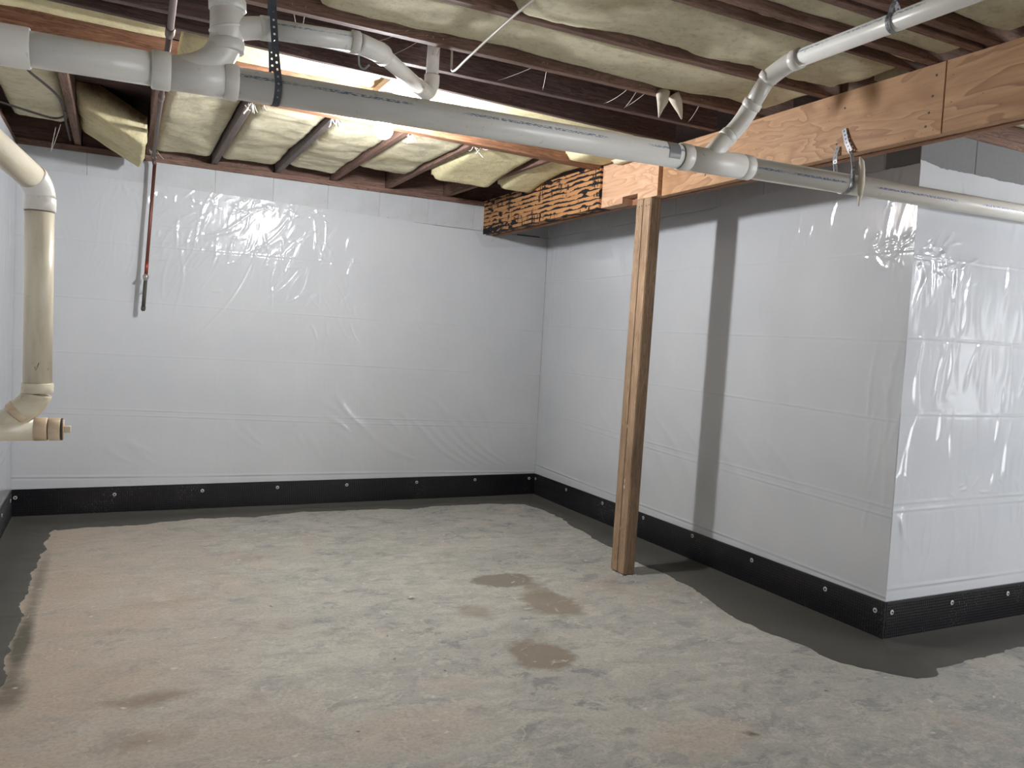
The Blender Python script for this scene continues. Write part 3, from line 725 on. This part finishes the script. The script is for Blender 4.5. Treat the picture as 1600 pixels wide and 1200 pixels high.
# back bays
def mk(k, x0, x1, y0, y1, zb_, lab, **kw): return batt(x0+g, x1-g, y0, y1, zb_, lab, 30+k, **kw)
def hang(y_at, z_drop, w=.35): return lambda x, y: -z_drop*max(0, min(1, (y-(y_at-w))/w))**1.6
mk(0, XL+.0, -.24, 4.14, 5.55, 2.500, 'dim insulation batt in the far left back bay behind the black wire', amp=.018)
mk(1, .18, .605, 4.18, 5.98, 2.498, 'pale insulation batt just right of the copper pipe', amp=.02)
mk(2, .61, 1.04, 4.22, 5.95, 2.496, 'insulation batt in the bay under the perforated strap, between two grey joists', amp=.024)
mk(3, 1.05, 1.455, 4.25, 5.90, 2.496, 'insulation batt in the bay beside the glowing bulb', amp=.026)
mk(4, 1.46, 1.88, 4.29, 5.55, 2.494, 'insulation batt right of the bulb with a darker loose back edge', amp=.024)
mk(5, 1.90, 2.38, 4.33, 5.22, 2.490, 'sagging insulation batt with its rounded end drooping below the joists', mat='batt_y', amp=.014, sag=hang(5.22, .085, .7))
mk(6, 2.42, 2.735, 4.38, 5.25, 2.490, 'sagging insulation batt drooping beside the charred beam', mat='batt_y', amp=.012, sag=hang(5.25, .075, .5))
# slab that slipped out of the open bay
batt(-.215, .148, 5.16, 5.86, 2.50, 'fallen slab of insulation hanging out of the dark open bay at left', 50, 'batt_y', amp=.014, thick=.12, rag=.014, edge=.03, res=.012,
     sag=lambda x, y: .055-.20*((x+.215)/.363)-.03*(y-5.16))
batt(2.44, 2.72, 4.03, 4.30, 2.462, 'yellow insulation chunk poking below the header next to the patch board', 51, 'batt_y', amp=.008, thick=.1, edge=.04)
batt(2.66, 2.724, 3.93, 4.12, 2.440, 'small grey scrap of insulation stuck on the patch board', 52, 'batt', amp=.006, thick=.05, edge=.02)
# pointed tufts
def tuft(name, P, R, label, grp=None, mat='tuft'):
    V, F = tube_data(P, R, 10); P0 = Vector(P[0])
    V = [Vector(v)+Vector((1, 1, .4))*noise.noise(Vector(v)*45)*.006 for v in V]
    return link(name, pym(name, [v-P0 for v in V], F, True), M[mat], None, P0, label=label, cat='insulation', group=grp)
tuft('insulation_tuft', [(2.168, 2.965, 2.49), (2.163, 2.958, 2.45), (2.155, 2.957, 2.415), (2.146, 2.955, 2.375)], [.032, .026, .014, .003], 'left of two pointed tufts of insulation hanging from a joist')
tuft('insulation_tuft', [(2.225, 2.965, 2.49), (2.245, 2.958, 2.455), (2.262, 2.957, 2.42), (2.272, 2.955, 2.388)], [.028, .024, .013, .003], 'right of two pointed tufts of insulation hanging from a joist')
tuft('hanging_fibre', [(2.742, 2.365, 2.185), (2.752, 2.362, 2.165), (2.762, 2.366, 2.13), (2.765, 2.368, 2.08), (2.766, 2.37, 2.03), (2.762, 2.37, 1.985)], [.003, .011, .013, .014, .010, .002], 'twisted strip of pale fibre draped on the drain pipe right of the strap', mat='tuft')

# ------------------------------------------------------------------ main drain
YP = 2.430; R3 = .0445
def mz(x): return 2.026 + .0185*(x+.4)
def mp(x): return Vector((x, YP, mz(x)))
main = empty('drain_pipe', (1.5, YP, 2.06), 'long white plastic drain pipe crossing the whole room below the joists', 'pipe')
straight('pipe', mp(-.24), mp(.085), R3, M['pvc'], main)
straight('pipe', mp(.30), mp(1.87), R3, M['pvc_print'], main)
straight('pipe', mp(2.20), mp(6.3), R3*.93, M['pvc_print_low'], main)
hub('coupling', mp(-.42), mp(-.205), R3*1.16, M['pvc'], main)
tube('elbow', arc(mp(-.40), mp(-.52), mp(-.52)+Vector((0, .10, -.03)), 8), R3*1.1, M['pvc'], main)
# sweep tee at left
hub('coupling', mp(.076), mp(.124), R3*1.16, M['pvc'], main)
straight('sweep_body', mp(.12), mp(.27), R3*1.06, M['pvc'], main)
hub('coupling', mp(.262), mp(.300), R3*1.12, M['pvc'], main)
sw = catmull([mp(.13)+Vector((0, 0, .004)), mp(.19)+Vector((0, 0, .022)), mp(.238)+Vector((0, 0, .055)), mp(.262)+Vector((0, 0, .10)), mp(.267)+Vector((0, 0, .15))], 6)
tube('sweep_branch', sw, [R3*.9+(R3*1.02-R3*.9)*i/(len(sw)-1) for i in range(len(sw))], M['pvc'], main)
rx = .267
def rz_(a, b, r, nm, m='pvc'): return hub(nm, (rx, YP, a), (rx-.002, YP, b), r, M[m], main)
rz_(2.118, 2.150, R3*1.12, 'coupling'); rz_(2.145, 2.235, R3*1.02, 'riser'); rz_(2.178, 2.186, R3*1.1, 'coupling')
rz_(2.232, 2.262, R3*1.14, 'coupling'); rz_(2.26, 2.655, R3, 'riser')
# wye at right
hub('coupling', mp(1.865), mp(1.912), R3*1.11, M['pvc'], main)
straight('wye_body', mp(1.905), mp(2.19), R3*1.05, M['pvc'], main)
hub('coupling', mp(2.165), mp(2.212), R3*1.08, M['pvc'], main)
tube('seam_bead', [mp(1.862), mp(1.867)], R3*1.03, M['bead'], main, 28)
wy = [mp(2.10)-Vector((0, 0, -.005)), mp(2.03)+Vector((0, -.012, .05)), Vector((2.04, 2.42, 2.16))]
straight('wye_branch', mp(1.99)+Vector((.0, 0, .0)), (2.075, 2.412, 2.165), .034, M['pvc'], main)
# grey tape patch wrapped on the run
V = []; F = []
for i in range(13):
    a = math.radians(118+i*7.5)
    for x in (1.792, 1.842):
        c = mp(x); V.append((c.x, c.y+math.cos(a)*(R3+.0012), c.z+math.sin(a)*(R3+.0012)))
F = [(2*i, 2*i+2, 2*i+3, 2*i+1) for i in range(12)]
link('tape_patch', pym('tape_patch', V, F, True, (1.8, YP, 2.06)), M['tape'], main, (1.8, YP, 2.06), label='grey tape patch')

# ------------------------------------------------------------------ branch towards the camera
br = empty('branch_pipe', (2.14, 2.2, 2.35), 'white branch pipe rising from the wye and running along the beam', 'pipe')
R2 = .0302
B0 = Vector((2.068, 2.414, 2.160)); B1 = Vector((2.118, 2.392, 2.215)); B2 = Vector((2.128, 2.355, 2.275)); B3 = Vector((2.139, 2.285, 2.365)); B4 = Vector((2.148, 2.215, 2.398)); B5 = Vector((2.150, 2.16, 2.402)); B6 = Vector((2.20, .9, 2.425))
hub('coupling', B0, B0.lerp(B1, .35), R2*1.19, M['pvc'], br)
tube('elbow', arc(B0.lerp(B1, .3), B1, B2, 10), R2*1.1, M['pvc'], br)
hub('coupling', B2+(B1-B2).normalized()*.002, B2.lerp(B3, .22), R2*1.2, M['pvc'], br)
straight('pipe', B2, B3, R2, M['pvc_print_b'], br)
hub('coupling', B3+(B2-B3)*.06, B3+(B3-B2)*.16, R2*1.2, M['pvc'], br)
tube('elbow', arc(B3, B4, B5, 10), R2*1.1, M['pvc'], br)
hub('coupling', B5-(B5-B4)*.3, B5+(B6-B5).normalized()*.02, R2*1.2, M['pvc'], br)
straight('pipe', B5, B6, R2, M['pvc_print_b'], br)
tube('elbow', arc(B6, B6+Vector((0, -.06, 0)), B6+Vector((.005, -.07, .06)), 8), R2*1.15, M['pvc'], br)
straight('riser', B6+Vector((.005, -.07, .05)), B6+Vector((.007, -.07, .22)), R2, M['pvc'], br)

# ------------------------------------------------------------------ small pipe at top left
sp = empty('small_drain_pipe', (.6, 2.5, 2.22), 'thinner white pipe with elbows joining the riser above the main drain', 'pipe')
r_ = .0285
A0 = Vector((.29, 2.425, 2.185)); A1 = Vector((.372, 2.425, 2.206)); A2 = Vector((.640, 2.432, 2.224)); A3 = Vector((.690, 2.45, 2.222)); A4 = Vector((.735, 2.51, 2.236)); A5 = Vector((1.060, 3.05, 2.325)); A6 = Vector((1.115, 3.12, 2.335))
tube('elbow', catmull([A0, A0.lerp(A1, .5)+Vector((0, 0, .002)), A1], 5), [r_*1.1]*11, M['pvc'], sp)
hub('coupling', A1-Vector((.018, 0, .002)), A1+Vector((.022, 0, .001)), r_*1.2, M['pvc'], sp)
straight('pipe', A1, A2, r_, M['pvc_print'], sp)
hub('coupling', A2-Vector((.022, 0, 0)), A2+Vector((.006, 0, 0)), r_*1.18, M['pvc'], sp)
tube('elbow', arc(A2, A3, A4, 10), r_*1.1, M['pvc'], sp)
hub('coupling', A4+(A3-A4)*.2, A4.lerp(A5, .05), r_*1.17, M['pvc'], sp)
straight('pipe', A4, A5, r_*.93, M['pvc'], sp)
tube('elbow', catmull([A5-(A5-A4)*.08, A5, A6, A6+Vector((.02, .01, .035)), A6+Vector((.022, .012, .075))], 6), r_*1.08, M['pvc'], sp)
straight('riser', A6+Vector((.022, .012, .07)), A6+Vector((.026, .014, .325)), r_*.9, M['pvc'], sp)
for nm in ('clip',):
    tube('hook', catmull([(.655, 2.47, 2.21), (.66, 2.475, 2.175), (.675, 2.475, 2.165), (.69, 2.47, 2.18)], 5), .003, M['strap'], sp, 8)

# ------------------------------------------------------------------ left drop with cleanout
ld = empty('drain_drop', (-.235, 3.24, .9), 'yellowed white plastic drain pipe dropping at the far left with a capped cleanout', 'pipe')
D0 = Vector((-.52, 2.53, 1.995)); D1 = Vector((-.262, 3.215, 1.822)); D2 = Vector((-.238, 3.245, 1.76)); D3 = Vector((-.234, 3.243, 1.112)); D4 = Vector((-.234, 3.243, 1.075))
straight('pipe', D0, D1, .0455, M['pvc_old'], ld)
tube('seam_bead', [D1-(D1-D0).normalized()*.004, D1], .0463, M['bead'], ld, 28)
hub('coupling', D1-(D1-D0).normalized()*.002, D1+(D1-D0).normalized()*.018, .0495, M['pvc_old'], ld)
tube('elbow', arc(D1, D1+Vector((.022, .028, -.022)), D2, 10), .0485, M['pvc'], ld)
hub('coupling', D2+Vector((0, 0, .0)), D2-Vector((0, 0, .048)), .0505, M['pvc'], ld)
straight('pipe', D2, D3, .0455, M['pvc_old'], ld)
tube('seam_bead', [D2-Vector((0, 0, .052)), D2-Vector((0, 0, .048))], .0463, M['bead'], ld, 28)
hub('coupling', D3+Vector((0, 0, .002)), D3-Vector((0, 0, .034)), .0505, M['pvc_old'], ld)
E1 = Vector((-.236, 3.243, 1.06)); E2 = Vector((-.285, 3.25, 1.01)); E3 = Vector((-.345, 3.255, .958))
tube('elbow', arc(D4, E1+Vector((.0, 0, -.008)), E2, 10), .0465, M['pvc_old'], ld)
hub('coupling', E2+(D4-E2)*.12, E2+(E3-E2)*.22, .0475, M['pvc_tan'], ld)
straight('wye_branch', E2, E3, .0415, M['pvc_old'], ld)
straight('wye_body', (-.56, 3.26, .948), (-.238, 3.243, .950), .0405, M['pvc_old'], ld)
hub('coupling', (-.242, 3.243, .950), (-.199, 3.241, .950), .0405+.001, M['pvc_tan'], ld)
hub('cleanout_adapter', (-.196, 3.241, .950), (-.158, 3.239, .950), .0408, M['pvc_tan'], ld)
tube('cleanout_rim', [(-.158, 3.239, .950), (-.152, 3.239, .950)], .0395, M['iron'], ld, 24)
tube('cleanout_plug', [(-.154, 3.239, .950), (-.149, 3.239, .950)], .036, M['pvc_tan'], ld, 24)
link('plug_square', boxmesh('plug_square', .022, .024, .024, .002, (0, .5, .5)), M['pvc_old'], ld, (-.149, 3.239, .950))
# pencilled tick on the pipe
tube('pencil_mark', [(-.2405, 3.1985, 1.172), (-.236, 3.198, 1.160), (-.232, 3.1977, 1.172), (-.227, 3.1985, 1.187)], .0009, M['wire'], ld, 5)

# ------------------------------------------------------------------ copper water line
cp = empty('copper_pipe', (.205, 5.95, 1.42), 'dull copper water line hanging down in front of the back wall', 'pipe')
C0 = Vector((.12, 1.6, 2.44)); C1 = Vector((.165, 3.33, 2.442)); C2 = Vector((.214, 5.93, 2.442))
CW = lambda z: Vector((.178+(z-1.419)*.047, 5.965, z))
tube('pipe_run', [C0, C1], .0125, M['copper_grey'], cp, 14); hub('coupling', C1-Vector((.001, .03, 0)), C1+Vector((.001, .06, 0)), .0165, M['copper_grey'], cp, 14, .002)
tube('pipe_run', [C1, C2], .0115, M['copper_grey'], cp, 14)
hub('coupling', C1.lerp(C2, .37), C1.lerp(C2, .40), .0145, M['copper_grey'], cp, 14, .002)
tube('elbow', arc(C2, C2+Vector((.002, .035, 0)), CW(2.40), 8), .013, M['copper_grey'], cp, 14)
tube('drop_pipe', [CW(2.40), CW(1.70)], .0112, M['copper'], cp, 14)
tube('pipe_run', [CW(1.76), CW(1.665)], .0118, M['copper_red'], cp, 14)
tube('valve_body', [CW(1.668), CW(1.655), CW(1.645), CW(1.625), CW(1.615)], [.010, .019, .0195, .014, .010], M['solder'], cp, 14)
tube('valve_stem', [CW(1.645), CW(1.645)+Vector((-.01, -.035, 0))], .007, M['solder'], cp, 10)
tube('nipple', [CW(1.62), CW(1.44)], .0125, M['iron'], cp, 14)
tube('end_cap', [CW(1.445), CW(1.425), CW(1.415)], [.015, .015, .009], M['iron'], cp, 14)
# foam sleeve of plastic taped round the pipe on the wall behind
tube('wall_clip', [CW(1.55), CW(1.55)+Vector((0, .085, 0))], .005, M['iron'], cp, 8)

# ------------------------------------------------------------------ perforated straps
def strap(name, P, wdir, mat, label, wd=.019, pitch=.019, th=.0012, parent=None):
    P = [Vector(p) for p in P]
    # resample
    L = [0]
    for a, b in zip(P, P[1:]): L.append(L[-1]+(b-a).length)
    n = max(2, int(L[-1]/pitch)); Q = []
    def at(s):
        for i in range(len(P)-1):
            if s <= L[i+1] or i == len(P)-2: return P[i].lerp(P[i+1], (s-L[i])/max(1e-9, L[i+1]-L[i]))
    V = []; F = []
    for k in range(n):
        c = at((k+.5)*L[-1]/n); a = at(k*L[-1]/n); b = at((k+1)*L[-1]/n); t = (b-a)
        f = (k+.5)/n; W = Vector(wdir(f) if callable(wdir) else wdir); W = (W-t.normalized()*W.dot(t.normalized())).normalized()
        W0 = W*wd/2; h = t/2; ca = a-W0; 
        ring = [a-W0, a, a+W0, c+W0, b+W0, b, b-W0, c-W0]
        b0 = len(V); V += ring
        r = wd*.17
        for q in range(8):
            ang = math.pi*(1.25-q/4); V.append(c + W.normalized()*(-1)*math.cos(ang-math.pi/2+math.pi/2)*0 + (W*math.sin((q-1)*math.pi/4)) * r*1 + t.normalized()*(-math.cos((q-1)*math.pi/4))*r)
        for q in range(8): F.append((b0+q, b0+(q+1) % 8, b0+8+(q+1) % 8, b0+8+q))
    me = pym(name, V, F, False, P[0]); o = link(name, me, M[mat], parent, P[0], label=label, cat='pipe strap' if label else None)
    md = o.modifiers.new('thick', 'SOLIDIFY'); md.thickness = th; md.offset = 0
    return o
def around(c, r, a0, a1, n=14):  # in the y-z plane round an x-running pipe
    return [Vector((c.x, c.y+r*math.cos(math.radians(a0+(a1-a0)*i/n)), c.z+r*math.sin(math.radians(a0+(a1-a0)*i/n)))) for i in range(n+1)]
c = mp(.405); rr_ = R3+.002
pts = [Vector((.36, YP-.045, JZ-.002)), Vector((.372, YP-.047, 2.40)), Vector((.382, YP-.048, 2.25)), Vector((.392, YP-.048, 2.14))] + around(c, rr_, 170, 370, 18) + [Vector((.40, YP+.048, 2.14)), Vector((.385, YP+.045, 2.40)), Vector((.375, YP+.045, JZ-.002))]
strap('pipe_strap', pts, (1, 0, 0), 'strap_dark', 'dark perforated metal strap slung under the main drain near the riser', wd=.020)
c = mp(2.735)
pts = around(c, R3*.93+.002, 165, 360, 16)
pts = [Vector((2.747, 2.462, 2.318)), Vector((2.742, 2.44, 2.26)), Vector((2.738, 2.40, 2.195)), Vector((2.735, 2.385, 2.14))] + pts + [Vector((2.735, 2.478, 2.14)), Vector((2.738, 2.49, 2.195)), Vector((2.742, 2.492, 2.215)), Vector((2.748, 2.488, 2.25))]
strap('pipe_strap', pts, lambda f: (1, 0, 0) if .22 < f < .85 else (.1, 1, .15), 'strap', 'galvanised perforated strap screwed to the beam face and looped under the drain', wd=.023)
tb = (1.775-B5.y)/(B6.y-B5.y); cb = B5.lerp(B6, tb)
def around_y(c, r, a0, a1, n=14): return [Vector((c.x+r*math.cos(math.radians(a0+(a1-a0)*i/n)), c.y, c.z+r*math.sin(math.radians(a0+(a1-a0)*i/n)))) for i in range(n+1)]
pts = [Vector((cb.x-.01, cb.y-.01, JZ-.002)), cb+Vector((-.02, -.006, .05))] + around_y(cb, R2+.002, 130, 400, 18) + [cb+Vector((.01, .0, .05)), Vector((cb.x+.0, cb.y+.008, JZ-.002))]
strap('pipe_strap', pts, (0, 1, 0), 'strap', 'perforated strap holding up the branch pipe at the upper right', wd=.018)

# ------------------------------------------------------------------ wires
def wire(name, P, r, mat, label): return tube(name, catmull(P, 6), r, M[mat], None, 8, label=label, cat='cable')
wire('cable', [(1.205, 1.9, 2.474), (1.202, 2.387, 2.466), (1.223, 2.738, 2.470), (1.235, 3.0, 2.462), (1.253, 3.20, 2.47), (1.255, 3.225, 2.55), (1.25, 3.225, 2.64)], .005, 'cord', 'thin white cord strung diagonally under the joists')
wire('cable', [(-.40, 4.12, 2.47), (-.366, 4.268, 2.445), (-.318, 4.483, 2.45), (-.278, 4.722, 2.46), (-.268, 5.009, 2.47), (-.27, 5.283, 2.465), (-.272, 5.889, 2.47)], .006, 'wire', 'dark wire curving down along the left-most back joist')
wire('cable', [(-.575, 5.068, 2.466), (-.454, 5.16, 2.46), (-.33, 5.25, 2.458), (-.27, 5.17, 2.462), (-.262, 5.05, 2.466)], .006, 'wire', 'dark wire sagging across the far left bay')

# ------------------------------------------------------------------ dusty threads at the joist ends
rt_ = random.Random(8); V = []; F = []
def thread(p, q, sagz, r=.0012):
    p = Vector(p); q = Vector(q); mid = (p+q)/2-Vector((0, 0, sagz)); v, f = tube_data(arc(p, mid, q, 6), r, 4, False); b = len(V)
    V.extend(v); F.extend([tuple(i+b for i in t) for t in f])
for (x, y) in ((.612, 4.27), (1.045, 4.30), (1.47, 4.34), (1.885, 4.38), (.60, 4.3), (.2, 5.85), (1.04, 4.28)):
    for k in range(5):
        a = Vector((x+rt_.uniform(-.03, .04), y+rt_.uniform(-.03, .06), JZ)); thread(a, a+Vector((rt_.uniform(-.04, .05), rt_.uniform(-.02, .02), rt_.uniform(-.055, -.01))), rt_.uniform(0, .03), .0022)
for k in range(14):
    x = rt_.uniform(.3, 2.4); thread((x, 2.96, JZ+.02), (x+rt_.uniform(-.2, .2), 3.27, JZ+.01), rt_.uniform(0, .03))
thread((-.30, 5.4, 2.46), (-.36, 5.6, 2.33), .02, .002); thread((-.33, 5.5, 2.46), (-.36, 5.6, 2.33), .0, .002)
link('fibre_threads', pym('fibre_threads', V, F, origin=(1, 4, JZ)), M['web'], None, (1, 4, JZ), kind='stuff', label='dusty cobweb threads and torn fibres clinging to the joist ends', cat='cobweb')

# ------------------------------------------------------------------ bulbs
names = ['bare glowing light bulb hanging below the header behind the drain pipe', 'bare light bulb beyond the right edge of the photograph', 'bare light bulb behind the camera']
for i, (p, strength, bc) in enumerate(BULB):
    p = Vector(p); lb = empty('light_bulb', p, names[i], 'light bulb')
    R = .048
    prof = [(-R, .001), (-R*.92, R*.40), (-R*.7, R*.72), (-R*.35, R*.94), (0, R), (R*.35, R*.94), (R*.72, R*.72), (R*1.05, R*.45), (R*1.35, R*.34)]
    mt = emit(bc); mt.node_tree.nodes['Principled BSDF'].inputs['Emission Strength'].default_value = strength
    tube('glass_globe', [p+Vector((0, 0, z)) for z, r in prof], [r for z, r in prof], mt, lb, 20)
    tube('screw_base', [p+Vector((0, 0, R*1.34)), p+Vector((0, 0, R*1.75))], .0135, M['solder'], lb, 14)
    top = 2.543 if i == 0 else JZ-.002
    tube('lamp_holder', [p+Vector((0, 0, R*1.6)), p+Vector((0, 0, R*1.9)), Vector((p.x, p.y, top-.012)), Vector((p.x, p.y, top))], [.02, .024, .03, .055], M['porcelain'], lb, 20)
    if i: board('mounting_board', (p.x, p.y-.12, JZ-.001), (p.x, p.y+.12, JZ-.001), .09, .02, M['joist'], lb)
